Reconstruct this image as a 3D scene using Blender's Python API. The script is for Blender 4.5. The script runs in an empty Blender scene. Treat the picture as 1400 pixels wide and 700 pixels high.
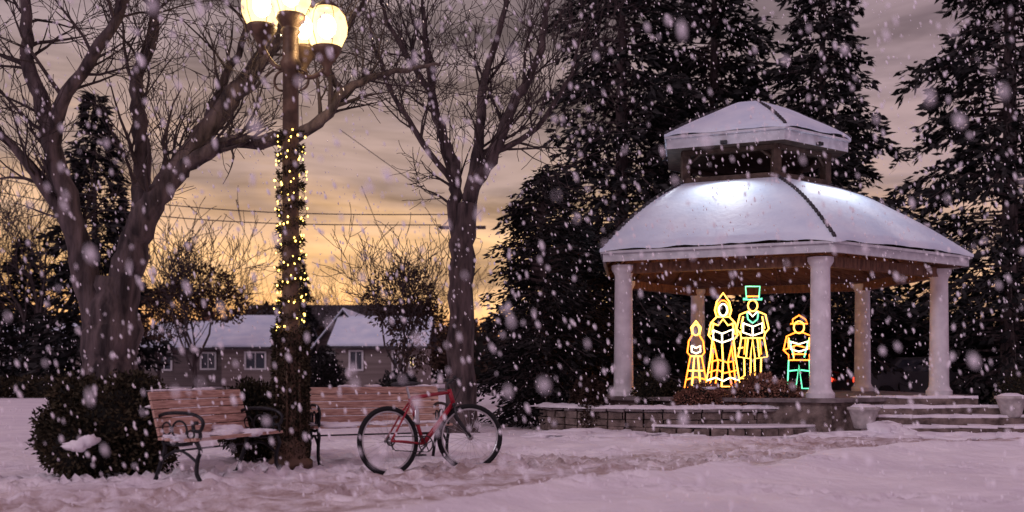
import bpy, math, random
import numpy as np
from mathutils import Vector, Matrix, noise
random.seed(7); rng=np.random.default_rng(7)
scene=bpy.context.scene
scene.view_settings.view_transform='Standard'
scene.view_settings.look='None'
scene.view_settings.exposure=0
U=random.uniform

# ------------------------------------------------------------ materials
def mat(name,c1,c2=None,scale=4.0,rough=.75,bump=0.0,bscale=25.0,metal=0.0,island=False,emit=None,estr=0,lo=.35,hi=.65,stretch=None,alpha=1.0,spec=.3,samp=True):
    m=bpy.data.materials.new(name); m.use_nodes=True
    nt=m.node_tree; N=nt.nodes; L=nt.links
    b=N['Principled BSDF']
    b.inputs['Roughness'].default_value=rough
    b.inputs['Metallic'].default_value=metal
    b.inputs['Specular IOR Level'].default_value=0.0 if island else spec
    b.inputs['Alpha'].default_value=alpha
    b.inputs['Base Color'].default_value=(*c1,1)
    tc=N.new('ShaderNodeTexCoord'); src=tc.outputs['Object']
    if stretch:
        mp=N.new('ShaderNodeMapping'); mp.inputs['Scale'].default_value=stretch
        L.new(src,mp.inputs['Vector']); src=mp.outputs['Vector']
    if c2 is not None:
        r=N.new('ShaderNodeValToRGB')
        r.color_ramp.elements[0].color=(*c1,1); r.color_ramp.elements[1].color=(*c2,1)
        if island:
            g=N.new('ShaderNodeNewGeometry')
            n=N.new('ShaderNodeTexNoise'); n.inputs['Scale'].default_value=scale; n.inputs['Detail'].default_value=0
            L.new(src,n.inputs['Vector'])
            a=N.new('ShaderNodeMath'); a.operation='MULTIPLY'
            L.new(g.outputs['Random Per Island'],a.inputs[0]); L.new(n.outputs['Fac'],a.inputs[1])
            L.new(a.outputs[0],r.inputs[0]); r.color_ramp.elements[0].position=.05; r.color_ramp.elements[1].position=.6
        else:
            n=N.new('ShaderNodeTexNoise'); n.inputs['Scale'].default_value=scale; n.inputs['Detail'].default_value=5
            L.new(src,n.inputs['Vector']); L.new(n.outputs['Fac'],r.inputs[0])
            r.color_ramp.elements[0].position=lo; r.color_ramp.elements[1].position=hi
        L.new(r.outputs[0],b.inputs['Base Color'])
    if bump>0:
        n2=N.new('ShaderNodeTexNoise'); n2.inputs['Scale'].default_value=bscale; n2.inputs['Detail'].default_value=4
        L.new(src,n2.inputs['Vector'])
        bp=N.new('ShaderNodeBump'); bp.inputs['Strength'].default_value=bump; bp.inputs['Distance'].default_value=.03
        L.new(n2.outputs['Fac'],bp.inputs['Height']); L.new(bp.outputs[0],b.inputs['Normal'])
    if emit:
        b.inputs['Emission Color'].default_value=(*emit,1); b.inputs['Emission Strength'].default_value=estr
        if not samp: m.cycles.emission_sampling='NONE'
    return m

SNOW=mat('snow',(.75,.72,.80),(.88,.85,.90),scale=3,rough=.65,bump=.5,bscale=14)
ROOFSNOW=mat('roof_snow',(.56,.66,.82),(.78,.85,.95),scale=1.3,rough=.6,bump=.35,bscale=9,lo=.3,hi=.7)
BARK=mat('bark',(.026,.020,.022),(.14,.105,.108),scale=9,rough=.95,bump=1.0,bscale=22,stretch=(1,1,.22),lo=.34,hi=.70)
TWIG=mat('twig',(.028,.021,.022),(.07,.052,.054),scale=3,rough=.95)
NEEDLE=mat('needles',(.010,.011,.012),(.066,.063,.064),scale=1.0,rough=.9,island=True)
HEDGE=mat('hedge_leaves',(.020,.019,.015),(.10,.082,.052),scale=2,rough=.9,island=True)
REDBUSH=mat('red_bush_leaves',(.12,.06,.045),(.42,.22,.16),scale=2,rough=.9,island=True)
BROWNLEAF=mat('brown_leaves',(.03,.02,.018),(.10,.067,.052),scale=1,rough=.9,island=True)
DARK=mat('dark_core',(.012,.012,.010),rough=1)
IRON=mat('black_iron',(.015,.015,.018),(.04,.04,.045),scale=20,rough=.45,metal=.6,bump=.1,bscale=60)
BRONZE=mat('dark_bronze',(.07,.045,.032),(.17,.11,.075),scale=8,rough=.5,metal=.4,bump=.15,bscale=40)
DKWOOD=mat('cupola_wood',(.045,.028,.022),(.10,.065,.05),scale=8,rough=.7,bump=.2)
WOOD=mat('bench_wood',(.34,.19,.15),(.66,.43,.35),scale=7,rough=.6,bump=.3,bscale=30,stretch=(1,9,9))
CEIL=mat('ceiling_wood',(.10,.045,.028),(.22,.11,.07),scale=5,rough=.6,bump=.3,bscale=20,stretch=(1,7,1))
COL=mat('column_paint',(.62,.59,.64),(.78,.75,.80),scale=5,rough=.55,bump=.15,bscale=30)
FASC=mat('fascia_paint',(.48,.49,.54),(.64,.65,.70),scale=6,rough=.6,bump=.15,bscale=20)
STONE=mat('stone_blocks',(.06,.043,.038),(.27,.21,.19),scale=6,rough=.9,bump=.9,bscale=25,lo=.3,hi=.7)
CONC=mat('concrete',(.12,.10,.10),(.26,.22,.23),scale=5,rough=.9,bump=.3,bscale=30)
SIDING=mat('house_siding',(.11,.09,.09),(.17,.14,.14),scale=1,rough=.8,stretch=(.3,.3,9))
SIDING2=mat('garage_siding',(.17,.14,.13),(.24,.20,.19),scale=1,rough=.8,stretch=(.3,.3,9))
SHING=mat('dark_shingle',(.03,.028,.034),(.08,.075,.085),scale=5,rough=.9,stretch=(1,1,4))
TRIM=mat('white_trim',(.6,.6,.62),(.7,.7,.72),scale=4,rough=.6)
GLASS=mat('window_glass',(.03,.035,.05),(.07,.08,.10),scale=.7,rough=.1,spec=.6)
GLOWWIN=mat('lit_window',(.5,.4,.2),emit=(1,.72,.32),estr=1.1,samp=False)
BRICK=mat('brick',(.16,.07,.05),(.25,.12,.09),scale=9,rough=.9,bump=.3)
ROAD=mat('road_slush',(.20,.18,.19),(.42,.40,.43),scale=.6,rough=.7,bump=.3,stretch=(.2,2,1))
BULB=mat('lamp_bulb',(.9,.85,.7),rough=.4,emit=(1,.76,.42),estr=90)
FAIRY=mat('fairy_light',(1,.8,.4),emit=(1,.62,.12),estr=6,samp=False)
FLAKE=mat('snow_flake',(.92,.89,.95),rough=.9,spec=0)
RED=mat('red_frame_paint',(.26,.010,.025),(.38,.018,.04),scale=6,rough=.3,spec=.5)
RUBBER=mat('tyre_rubber',(.012,.012,.014),rough=.85,bump=.4,bscale=90)
STEEL=mat('steel',(.45,.45,.47),(.6,.6,.62),scale=12,rough=.3,metal=.9)
BLACKP=mat('black_plastic',(.02,.02,.022),(.04,.04,.045),scale=20,rough=.5)
POT=mat('pot_concrete',(.34,.31,.31),(.54,.50,.50),scale=8,rough=.9,bump=.4)
ROPE_Y=mat('rope_light_yellow',(.8,.6,.2),emit=(1,.48,.07),estr=5.4,samp=False)
ROPE_O=mat('rope_light_orange',(.8,.3,.1),emit=(1,.20,.02),estr=4.8,samp=False)
ROPE_W=mat('rope_light_white',(.8,.8,.8),emit=(1,.86,.55),estr=4.5,samp=False)
ROPE_G=mat('rope_light_green',(.2,.8,.5),emit=(.12,.85,.42),estr=2.2,samp=False)
GLOBE=bpy.data.materials.new('frosted_globe'); GLOBE.use_nodes=True
gn=GLOBE.node_tree.nodes; gl_=GLOBE.node_tree.links; gn.clear()
go=gn.new('ShaderNodeOutputMaterial'); gm=gn.new('ShaderNodeMixShader'); gm.inputs[0].default_value=.5
gt=gn.new('ShaderNodeBsdfTransparent'); ge=gn.new('ShaderNodeEmission'); ge.inputs[0].default_value=(1,.68,.27,1); ge.inputs[1].default_value=3.6
gl_.new(gt.outputs[0],gm.inputs[1]); gl_.new(ge.outputs[0],gm.inputs[2]); gl_.new(gm.outputs[0],go.inputs[0]); GLOBE.cycles.emission_sampling='NONE'

# ------------------------------------------------------------ mesh helpers
def empty(name,loc=(0,0,0),rz=0):
    o=bpy.data.objects.new(name,None); o.empty_display_size=.3
    o.location=loc; o.rotation_euler=(0,0,rz); scene.collection.objects.link(o); return o
class MB:
    def __init__(s): s.v=[]; s.f=[]; s.m=[]
    def add(s,vs,fs,mi=0):
        k=len(s.v); s.v.extend([tuple(p) for p in vs])
        for f in fs: s.f.append([i+k for i in f]); s.m.append(mi)
    def box(s,c,d,mi=0,rz=0,rx=0,jit=0):
        R=Matrix.Rotation(rz,3,'Z')@Matrix.Rotation(rx,3,'X'); vs=[]
        for x in(-.5,.5):
            for y in(-.5,.5):
                for z in(-.5,.5):
                    p=R@Vector((x*d[0]+U(-jit,jit),y*d[1]+U(-jit,jit),z*d[2]+U(-jit,jit)))+Vector(c); vs.append(p)
        s.add(vs,[(0,1,3,2),(4,6,7,5),(0,4,5,1),(2,3,7,6),(0,2,6,4),(1,5,7,3)],mi)
    def tube(s,pts,rad,n=8,mi=0,closed=False):
        P=[Vector(p) for p in pts]; m=len(P)
        if not hasattr(rad,'__len__'): rad=[rad]*m
        vs=[];fs=[]; prev=None
        for i in range(m):
            if closed: t=P[(i+1)%m]-P[i-1]
            else: t=P[min(i+1,m-1)]-P[max(i-1,0)]
            if t.length<1e-9: t=Vector((0,0,1))
            t.normalize()
            if prev is None:
                a=Vector((0,0,1)) if abs(t.z)<.9 else Vector((1,0,0)); u=t.cross(a).normalized()
            else:
                u=prev-t*prev.dot(t)
                u=u.normalized() if u.length>1e-6 else t.orthogonal().normalized()
            prev=u; w=t.cross(u)
            for k in range(n):
                a=2*math.pi*k/n; vs.append(P[i]+(u*math.cos(a)+w*math.sin(a))*rad[i])
        for i in range(m if closed else m-1):
            j=(i+1)%m
            for k in range(n):
                l=(k+1)%n; fs.append((i*n+k,i*n+l,j*n+l,j*n+k))
        if not closed and n>3:
            fs.append(tuple(range(n-1,-1,-1))); fs.append(tuple((m-1)*n+k for k in range(n)))
        s.add(vs,fs,mi)
    def lathe(s,prof,c=(0,0,0),n=20,mi=0):
        vs=[];fs=[]; m=len(prof)
        for r,z in prof:
            for k in range(n):
                a=2*math.pi*k/n; vs.append((c[0]+r*math.cos(a),c[1]+r*math.sin(a),c[2]+z))
        for i in range(m-1):
            for k in range(n):
                l=(k+1)%n; fs.append((i*n+k,i*n+l,(i+1)*n+l,(i+1)*n+k))
        fs.append(tuple(range(n-1,-1,-1))); fs.append(tuple((m-1)*n+k for k in range(n)))
        s.add(vs,fs,mi)
    def prism(s,poly,z0,z1,mi=0):
        n=len(poly); vs=[(p[0],p[1],z0) for p in poly]+[(p[0],p[1],z1) for p in poly]
        fs=[(i,(i+1)%n,n+(i+1)%n,n+i) for i in range(n)]+[tuple(range(n-1,-1,-1)),tuple(range(n,2*n))]
        s.add(vs,fs,mi)
    def blob(s,c,r,mi=0,nu=14,nv=8,amp=.15,fl=None):
        vs=[];fs=[]
        for j in range(nv+1):
            ph=math.pi*j/nv
            for i in range(nu):
                th=2*math.pi*i/nu
                d=Vector((math.sin(ph)*math.cos(th),math.sin(ph)*math.sin(th),math.cos(ph)))
                q=1+amp*noise.noise(d*1.8+Vector(c)*3)*2
                z=d.z*r[2]*q
                if fl is not None: z=max(z,fl)
                vs.append((c[0]+d.x*r[0]*q,c[1]+d.y*r[1]*q,c[2]+z))
        for j in range(nv):
            for i in range(nu):
                l=(i+1)%nu; fs.append((j*nu+i,(j+1)*nu+i,(j+1)*nu+l,j*nu+l))
        s.add(vs,fs,mi)
    def obj(s,name,mats,parent=None,smooth=False,bevel=0,loc=None,rz=0):
        me=bpy.data.meshes.new(name); me.from_pydata(s.v,[],s.f)
        for m in (mats if isinstance(mats,(list,tuple)) else [mats]): me.materials.append(m)
        me.polygons.foreach_set('material_index',s.m)
        me.polygons.foreach_set('use_smooth',[smooth]*len(s.f)); me.update()
        o=bpy.data.objects.new(name,me); scene.collection.objects.link(o)
        if parent: o.parent=parent
        if loc: o.location=loc
        o.rotation_euler=(0,0,rz)
        if bevel:
            b=o.modifiers.new('bevel','BEVEL'); b.width=bevel; b.segments=2; b.limit_method='ANGLE'
        return o
def leafmesh(name,C,D,L,W,mat_):
    n=len(C); D=D/np.linalg.norm(D,axis=1,keepdims=True)
    S=np.cross(D,rng.normal(size=(n,3))); S/=np.linalg.norm(S,axis=1,keepdims=True)+1e-9
    L=L[:,None]; W=W[:,None]
    V=np.stack([C,C+D*L*.5+S*W*.5,C+D*L,C+D*L*.5-S*W*.5],1).reshape(-1,3)
    me=bpy.data.meshes.new(name)
    me.vertices.add(4*n); me.vertices.foreach_set('co',V.ravel().astype(np.float32))
    me.loops.add(4*n); me.loops.foreach_set('vertex_index',np.arange(4*n,dtype=np.int32))
    me.polygons.add(n); me.polygons.foreach_set('loop_start',np.arange(0,4*n,4,dtype=np.int32))
    me.update(calc_edges=True); me.materials.append(mat_); return me
def link(name,me,parent=None,loc=(0,0,0),rz=0,sc=(1,1,1)):
    o=bpy.data.objects.new(name,me); o.location=loc; o.rotation_euler=(0,0,rz); o.scale=sc
    scene.collection.objects.link(o)
    if parent: o.parent=parent
    return o

# ------------------------------------------------------------ world (dusk sky)
w=bpy.data.worlds.new('World'); scene.world=w; w.use_nodes=True
nt=w.node_tree; N=nt.nodes; Lk=nt.links
bg=N['Background']
tc=N.new('ShaderNodeTexCoord'); sep=N.new('ShaderNodeSeparateXYZ'); Lk.new(tc.outputs['Generated'],sep.inputs[0])
mp=N.new('ShaderNodeMapping'); mp.inputs['Scale'].default_value=(1.5,1.5,9.0); mp.inputs['Rotation'].default_value=(0.0,.10,0)
Lk.new(tc.outputs['Generated'],mp.inputs['Vector'])
nz=N.new('ShaderNodeTexNoise'); nz.inputs['Scale'].default_value=2.0; nz.inputs['Detail'].default_value=4; nz.inputs['Roughness'].default_value=.55; nz.inputs['Distortion'].default_value=.7
Lk.new(mp.outputs[0],nz.inputs['Vector'])
def math_(op,a,b=None,c=None):
    n=N.new('ShaderNodeMath'); n.operation=op
    for i,x in enumerate((a,b,c)):
        if x is None: continue
        if isinstance(x,(int,float)): n.inputs[i].default_value=x
        else: Lk.new(x,n.inputs[i])
    return n.outputs[0]
nzc=math_('SUBTRACT',nz.outputs['Fac'],.5)
elev=math_('ADD',sep.outputs['Z'],math_('MULTIPLY',nzc,.24))
ramp=N.new('ShaderNodeValToRGB'); cr=ramp.color_ramp
cr.elements[0].position=0.0; cr.elements[0].color=(.78,.34,.16,1)
cr.elements[1].position=1.0; cr.elements[1].color=(.17,.145,.19,1)
for p,c in ((.05,(1.0,.52,.22)),(.10,(.95,.56,.27)),(.145,(.62,.39,.26)),(.195,(.37,.26,.235)),(.28,(.33,.24,.245)),(.42,(.28,.215,.24)),(.6,(.20,.165,.21))):
    e=cr.elements.new(p); e.color=(*c,1)
Lk.new(elev,ramp.inputs[0])
cl=N.new('ShaderNodeMapRange'); cl.inputs['From Min'].default_value=.40; cl.inputs['From Max'].default_value=.60
cl.inputs['To Min'].default_value=1.45; cl.inputs['To Max'].default_value=.45
mp2=N.new('ShaderNodeMapping'); mp2.inputs['Scale'].default_value=(1.0,1.0,6.0); mp2.inputs['Location'].default_value=(3,1,2); mp2.inputs['Rotation'].default_value=(0,.16,0)
Lk.new(tc.outputs['Generated'],mp2.inputs['Vector'])
nz2=N.new('ShaderNodeTexNoise'); nz2.inputs['Scale'].default_value=2.6; nz2.inputs['Detail'].default_value=5; nz2.inputs['Roughness'].default_value=.6; nz2.inputs['Distortion'].default_value=.4
Lk.new(mp2.outputs[0],nz2.inputs['Vector'])
Lk.new(nz2.outputs['Fac'],cl.inputs['Value'])
mul=N.new('ShaderNodeVectorMath'); mul.operation='SCALE'
Lk.new(ramp.outputs[0],mul.inputs[0]); Lk.new(cl.outputs[0],mul.inputs['Scale'])
dt=N.new('ShaderNodeVectorMath'); dt.operation='DOT_PRODUCT'; dt.inputs[1].default_value=(-.22,.975,0)
Lk.new(tc.outputs['Generated'],dt.inputs[0])
mr=N.new('ShaderNodeMapRange'); mr.inputs['From Min'].default_value=.5; mr.inputs['From Max'].default_value=.93
Lk.new(dt.outputs['Value'],mr.inputs['Value'])
lav=N.new('ShaderNodeVectorMath'); lav.operation='SCALE'; lav.inputs[0].default_value=(.455,.295,.37)
Lk.new(math_('ADD',math_('MULTIPLY',cl.outputs[0],.35),.65),lav.inputs['Scale'])
mix=N.new('ShaderNodeMix'); mix.data_type='RGBA'
Lk.new(mr.outputs[0],mix.inputs['Factor']); Lk.new(lav.outputs[0],mix.inputs['A'])
Lk.new(mul.outputs[0],mix.inputs['B'])
sky=N.new('ShaderNodeTexSky'); sky.sky_type='NISHITA'; sky.sun_disc=False
sky.sun_elevation=math.radians(2); sky.sun_rotation=math.radians(-13)
sc=N.new('ShaderNodeVectorMath'); sc.operation='SCALE'; sc.inputs['Scale'].default_value=.010
Lk.new(sky.outputs[0],sc.inputs[0])
ad=N.new('ShaderNodeVectorMath'); ad.operation='ADD'
Lk.new(mix.outputs['Result'],ad.inputs[0]); Lk.new(sc.outputs[0],ad.inputs[1])
Lk.new(ad.outputs[0],bg.inputs['Color']); bg.inputs['Strength'].default_value=.92

sl=bpy.data.lights.new('front_fill','SUN'); sl.energy=.62; sl.angle=math.radians(12); sl.color=(.98,.88,1)  # added soft fill from behind-left of the camera; the sunset lies ahead
so=bpy.data.objects.new('front_fill',sl); scene.collection.objects.link(so)
so.rotation_euler=Vector((.55,.70,-.42)).to_track_quat('-Z','Y').to_euler()

# ------------------------------------------------------------ ground
def axis(a,b,st,far):
    m=list(np.arange(a,b,st)); g=st; x=m[-1]; r=[]
    while x<far: g*=1.35; x+=g; r.append(x)
    g=st; x=m[0]; l=[]
    while x>-far: g*=1.35; x-=g; l.append(x)
    return np.array(l[::-1]+m+r)
xs=axis(-7,9.6,.045,600); ys=axis(7,17,.045,900)
X,Y=np.meshgrid(xs,ys)
Z=np.zeros_like(X)
def sm(t): t=np.clip(t,0,1); return t*t*(3-2*t)
wob=np.zeros_like(X)
for i in range(len(ys)):
    for j in range(len(xs)):
        x=xs[j];y=ys[i]
        if -12<x<14 and 4<y<24:
            Z[i,j]=.06*noise.noise((x*.5,y*.5,0))+.03*noise.noise((x*1.9,y*1.9,3))+.016*noise.noise((x*6,y*6,5))
            wob[i,j]=.5*noise.noise((x*.4,y*.4,9))
dist=X*.667-(Y-8)*.745+wob-.03*X*X*.3
bank=sm((dist+.15)/.6)
path=sm((dist+3.4)/1.0)*(1-sm((dist+.1)/.4))
Z+=bank*.13+ .07*np.exp(-((dist-.45)/.35)**2)
pt=sm((9.6-Y)/1.5)*(1-bank)
path=np.maximum(path,pt*.9)
def stamp(cx,cy,a,l,wd,dep):
    jx=np.where(abs(xs-cx)<.45)[0]; iy=np.where(abs(ys-cy)<.45)[0]
    if len(jx)==0 or len(iy)==0: return
    sx=slice(jx[0],jx[-1]+1); sy=slice(iy[0],iy[-1]+1)
    dx=X[sy,sx]-cx; dy=Y[sy,sx]-cy
    u=(dx*math.cos(a)+dy*math.sin(a))/l; v=(-dx*math.sin(a)+dy*math.cos(a))/wd
    q=u*u+v*v
    Z[sy,sx]+=-dep*np.exp(-q*q)+dep*.45*np.exp(-((np.sqrt(q)-1.45)**2)*7)
for k in range(620):
    x=U(-6.5,8.5); y=U(7.4,15.5); d=x*.667-(y-8)*.745
    if d>-.2 and random.random()<.95: continue
    if d<-4.5 and random.random()<.5: continue
    stamp(x,y,U(-.6,1.4),U(.12,.17),U(.06,.09),U(.035,.08))
for tr in range(9):
    x=U(-7,-2); y=U(8,12); a=U(.0,.5); sd=1
    for k in range(16):
        stamp(x-sd*.1*math.sin(a),y+sd*.1*math.cos(a),a,.15,.07,.065); sd=-sd
        x+=.55*math.cos(a); y+=.55*math.sin(a); a+=U(-.15,.15)
for off in (0,.12,.9):
    for k in range(220):
        t=k*.06; stamp(-6+t,8.3+off+.42*t+.25*math.sin(t*.6+off),.4,.09,.04,.026)
nx,ny=len(xs),len(ys)
V=np.stack([X,Y,Z],-1).reshape(-1,3)
ii,jj=np.meshgrid(np.arange(ny-1),np.arange(nx-1),indexing='ij')
a=(ii*nx+jj).ravel(); F=np.stack([a,a+1,a+nx+1,a+nx],1)
me=bpy.data.meshes.new('snow_ground'); me.vertices.add(len(V)); me.vertices.foreach_set('co',V.ravel().astype(np.float32))
me.loops.add(F.size); me.loops.foreach_set('vertex_index',F.ravel().astype(np.int32))
me.polygons.add(len(F)); me.polygons.foreach_set('loop_start',np.arange(0,F.size,4,dtype=np.int32))
me.update(calc_edges=True)
me.polygons.foreach_set('use_smooth',[True]*len(F))
at=me.attributes.new('path','FLOAT','POINT'); at.data.foreach_set('value',path.ravel().astype(np.float32))
G=mat('ground_snow',(.79,.745,.82),(.92,.88,.93),scale=1.2,rough=.6,bump=.8,bscale=11)
n=G.node_tree; bs=n.nodes['Principled BSDF']; src=bs.inputs['Base Color'].links[0].from_socket
an=n.nodes.new('ShaderNodeAttribute'); an.attribute_name='path'
n3=n.nodes.new('ShaderNodeTexNoise'); n3.inputs['Scale'].default_value=2.6; n3.inputs['Detail'].default_value=6; n3.inputs['Roughness'].default_value=.7
tcg=n.nodes.new('ShaderNodeTexCoord'); n.links.new(tcg.outputs['Object'],n3.inputs['Vector'])
mr3=n.nodes.new('ShaderNodeMapRange'); mr3.inputs['From Min'].default_value=.38; mr3.inputs['From Max'].default_value=.60
n.links.new(n3.outputs['Fac'],mr3.inputs['Value'])
mm=n.nodes.new('ShaderNodeMath'); mm.operation='MULTIPLY'; n.links.new(an.outputs['Fac'],mm.inputs[0]); n.links.new(mr3.outputs[0],mm.inputs[1])
mx=n.nodes.new('ShaderNodeMix'); mx.data_type='RGBA'; mx.inputs['B'].default_value=(.42,.32,.31,1)
n.links.new(mm.outputs[0],mx.inputs['Factor']); n.links.new(src,mx.inputs['A']); n.links.new(mx.outputs['Result'],bs.inputs['Base Color'])
me.materials.append(G); link('snow_ground',me)
mb=MB(); mb.add([(-200,44,.01),(200,44,.01),(200,51,.01),(-200,51,.01)],[(0,1,2,3)]); mb.obj('road',ROAD)
mb=MB(); mb.box((0,43.9,.06),(400,.18,.14)); mb.box((0,51.1,.06),(400,.18,.14)); mb.obj('road_kerb',CONC)

# ------------------------------------------------------------ gazebo
cx,cy=4.85,20.4
OFF=[(-2.8,-2.1),(.4,-3.45),(3.3,-1.4),(3.0,1.9),(-.4,3.45),(-2.4,1.2)]
CUP=[(-1.85,-1.1),(.2,-1.95),(1.75,-.85),(1.6,1.1),(-.2,1.95),(-1.5,.9)]
gz=empty('gazebo',(cx,cy,0))
def sc_(O,k): return [(a*k,b*k) for a,b in O]
mb=MB(); mb.prism(sc_(OFF,1.13),0.02,.53); mb.obj('foundation',STONE,gz)
mb=MB(); mb.prism(sc_(OFF,1.17),.53,.60); mb.obj('floor_slab',CONC,gz,bevel=.01)
mb=MB()
for a,b in OFF:
    mb.lathe([(.24,.60),(.24,.68),(.21,.71),(.185,.76),(.18,.8),(.172,1.6),(.16,2.8),(.17,2.83),(.2,2.88),(.22,2.92),(.22,2.99)],(a,b,0),24)
mb.obj('columns',COL,gz,smooth=True).modifiers.new('e','EDGE_SPLIT').split_angle=math.radians(40)
def ringbeam(mb,O,w_,z0,z1):
    n_=len(O)
    for i in range(n_):
        p=Vector((*O[i],0));q=Vector((*O[(i+1)%n_],0)); d=q-p
        c=(p+q)/2; c.z=(z0+z1)/2
        mb.box(c,(d.length+.02,w_,z1-z0),0,rz=math.atan2(d.y,d.x))
mb=MB(); ringbeam(mb,OFF,.16,2.84,3.02); mb.obj('ring_beam',CEIL,gz)
EA=sc_(OFF,1.145)
def band(mb,O1,z0,O2,z1,mi=0,sub=1):
    n_=len(O1)
    for i in range(n_):
        a_,b_=O1[i],O1[(i+1)%n_]; c_,d_=O2[i],O2[(i+1)%n_]
        mb.add([(*a_,z0),(*b_,z0),(*d_,z1),(*c_,z1)],[(0,1,2,3)],mi)
mb=MB(); band(mb,EA,3.03,EA,3.22); band(mb,sc_(EA,.985),3.03,EA,3.03); band(mb,sc_(EA,.985),3.03,sc_(EA,.985),3.2)
mb.obj('fascia',FASC,gz)
mb=MB(); ringbeam(mb,sc_(EA,1.008),.05,3.17,3.215); mb.obj('drip_edge',FASC,gz)
mb=MB(); band(mb,sc_(EA,.98),3.06,sc_(CUP,.74),4.52); mb.obj('ceiling',CEIL,gz)
mb=MB()
for i in range(6):
    for t in (0,.25,.5,.75):
        p=Vector((*EA[i],0)).lerp(Vector((*EA[(i+1)%6],0)),t)*.97; q=Vector((*CUP[i],0)).lerp(Vector((*CUP[(i+1)%6],0)),t)*.76
        p.z=3.04;q.z=4.48; mb.tube([p,q],.045,4)
mb.obj('rafters',CEIL,gz)
def roof(O1,z0,O2,z1,bul,nr,ns):
    mb=MB()
    for i in range(6):
        vs=[];fs=[]
        for r in range(nr+1):
            t=r/nr
            for k in range(ns+1):
                s_=k/ns
                p=Vector((*O1[i],0)).lerp(Vector((*O1[(i+1)%6],0)),s_); q=Vector((*O2[i],0)).lerp(Vector((*O2[(i+1)%6],0)),s_)
                v=p.lerp(q,t); v.z=z0+(z1-z0)*t+bul*math.sin(math.pi*t)
                edge=min(1,min(s_,1-s_)*9)*min(1,(1-t)*6)
                v.z+=.05*edge*(1+.9*noise.noise(v*1.3)) if edge>0 else 0
                if r==0: v.z+=.02*noise.noise(v*3)
                vs.append(v)
        base=len(vs)
        for k in range(ns+1):
            p=vs[k].copy(); p.z-=.055+.02*noise.noise(p*2.5); vs.append(p)
        for k in range(ns): fs.append((base+k,base+k+1,k+1,k))
        for r in range(nr):
            for k in range(ns):
                a_=r*(ns+1)+k; fs.append((a_,a_+1,a_+ns+2,a_+ns+1))
        mb.add(vs,fs)
    return mb
roof(sc_(EA,1.02),3.25,sc_(CUP,.80),4.74,.13,16,26).obj('lower_roof_snow',ROOFSNOW,gz,smooth=True)
CE=CUP
TOP=[(.09+a*.03,b*.03) for a,b in CUP]
roof(sc_(CE,1.03),5.62,TOP,6.55,.07,10,12).obj('cupola_roof_snow',ROOFSNOW,gz,smooth=True)
mb=MB()
def hips(O1,z0,O2,z1,bul,step):
    for i in range(6):
        p=Vector((*O1[i],z0));q=Vector((*O2[i],z1)); n_=int((q-p).length/step)
        for k in range(n_):
            t=(k+.22)/n_; t2=(k+.78)/n_
            a_=p.lerp(q,t); b_=p.lerp(q,t2); a_.z+=bul*math.sin(math.pi*t)+.01; b_.z+=bul*math.sin(math.pi*t2)+.025
            mb.tube([a_,b_],.034,6)
hips(sc_(EA,1.02),3.25,sc_(CUP,.80),4.74,.13,.13); hips(sc_(CE,1.03),5.62,TOP,6.55,.07,.13)
mb.obj('hip_ridges',SHING,gz)
mb=MB()
for a,b in sc_(CUP,.78): mb.box((a,b,5.05),(.15,.15,.62),rz=U(0,1))
ringbeam(mb,sc_(CUP,.79),.14,5.26,5.345); ringbeam(mb,sc_(CUP,.79),.12,4.70,4.82)
for i in range(6):
    p=Vector((*sc_(CUP,.78)[i],4.84));q=Vector((*sc_(CUP,.78)[(i+1)%6],4.84))
    for a_,b_ in ((0,.16),(1,.84)):
        s0=p.lerp(q,a_); s0.z=5.05; s1=p.lerp(q,b_); s1.z=5.28; mb.tube([s0,s1],.03,4)
mb.obj('cupola_posts',DKWOOD,gz)
mb=MB(); mb.prism(sc_(CUP,.72),4.66,4.70); mb.obj('cupola_floor',DKWOOD,gz)
mb=MB(); band(mb,CE,5.35,CE,5.59); mb.obj('cupola_fascia',FASC,gz)
mb=MB(); band(mb,sc_(CE,.5),5.36,sc_(CE,.998),5.352); mb.prism(sc_(CE,.52),5.36,5.38); mb.obj('cupola_soffit',DKWOOD,gz)
mb=MB(); ringbeam(mb,sc_(CE,1.015),.04,5.545,5.59); mb.obj('cupola_drip_edge',FASC,gz)
def point(name,loc,e,col,r,parent):
    l=bpy.data.lights.new(name,'POINT'); l.energy=e; l.color=col; l.shadow_soft_size=r
    o=bpy.data.objects.new(name,l); o.location=loc; scene.collection.objects.link(o); o.parent=parent
point('ceiling_lamp_light',(0,0,3.15),26,(1,.50,.28),.12,gz)
mb=MB(); mb.lathe([(.05,3.5),(.12,3.42),(.13,3.34),(.02,3.33)],(0,0,0),16); mb.tube([(0,0,3.5),(0,0,4.6)],.012,6); mb.obj('ceiling_lamp_shade',BRONZE,gz)
mb=MB()
for i in (0,1,5):
    p=Vector((*CUP[i],0)).lerp(Vector((*CUP[(i+1)%6],0)),.5)
    e_=Vector((*EA[i],0)).lerp(Vector((*EA[(i+1)%6],0)),.5)
    l=bpy.data.lights.new('eave_flood_light','SPOT'); l.energy=120 if i else 95; l.color=(.86,.93,1); l.shadow_soft_size=.06; l.spot_size=math.radians(128); l.spot_blend=1.0
    dr_=e_.normalized()
    src_=Vector((p.x,p.y,0))+dr_*.16; src_.z=5.30; tgt=Vector((e_.x*.82,e_.y*.82,3.7))
    o=bpy.data.objects.new('eave_flood_light',l)
    o.location=src_; o.rotation_euler=(tgt-src_).to_track_quat('-Z','Y').to_euler(); scene.collection.objects.link(o); o.parent=gz
    mb.box((src_.x-dr_.x*.1,src_.y-dr_.y*.1,5.38),(.12,.08,.06),rz=math.atan2(dr_.y,dr_.x)+1.57)
mb.obj('eave_lamp_fittings',IRON,gz)

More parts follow.
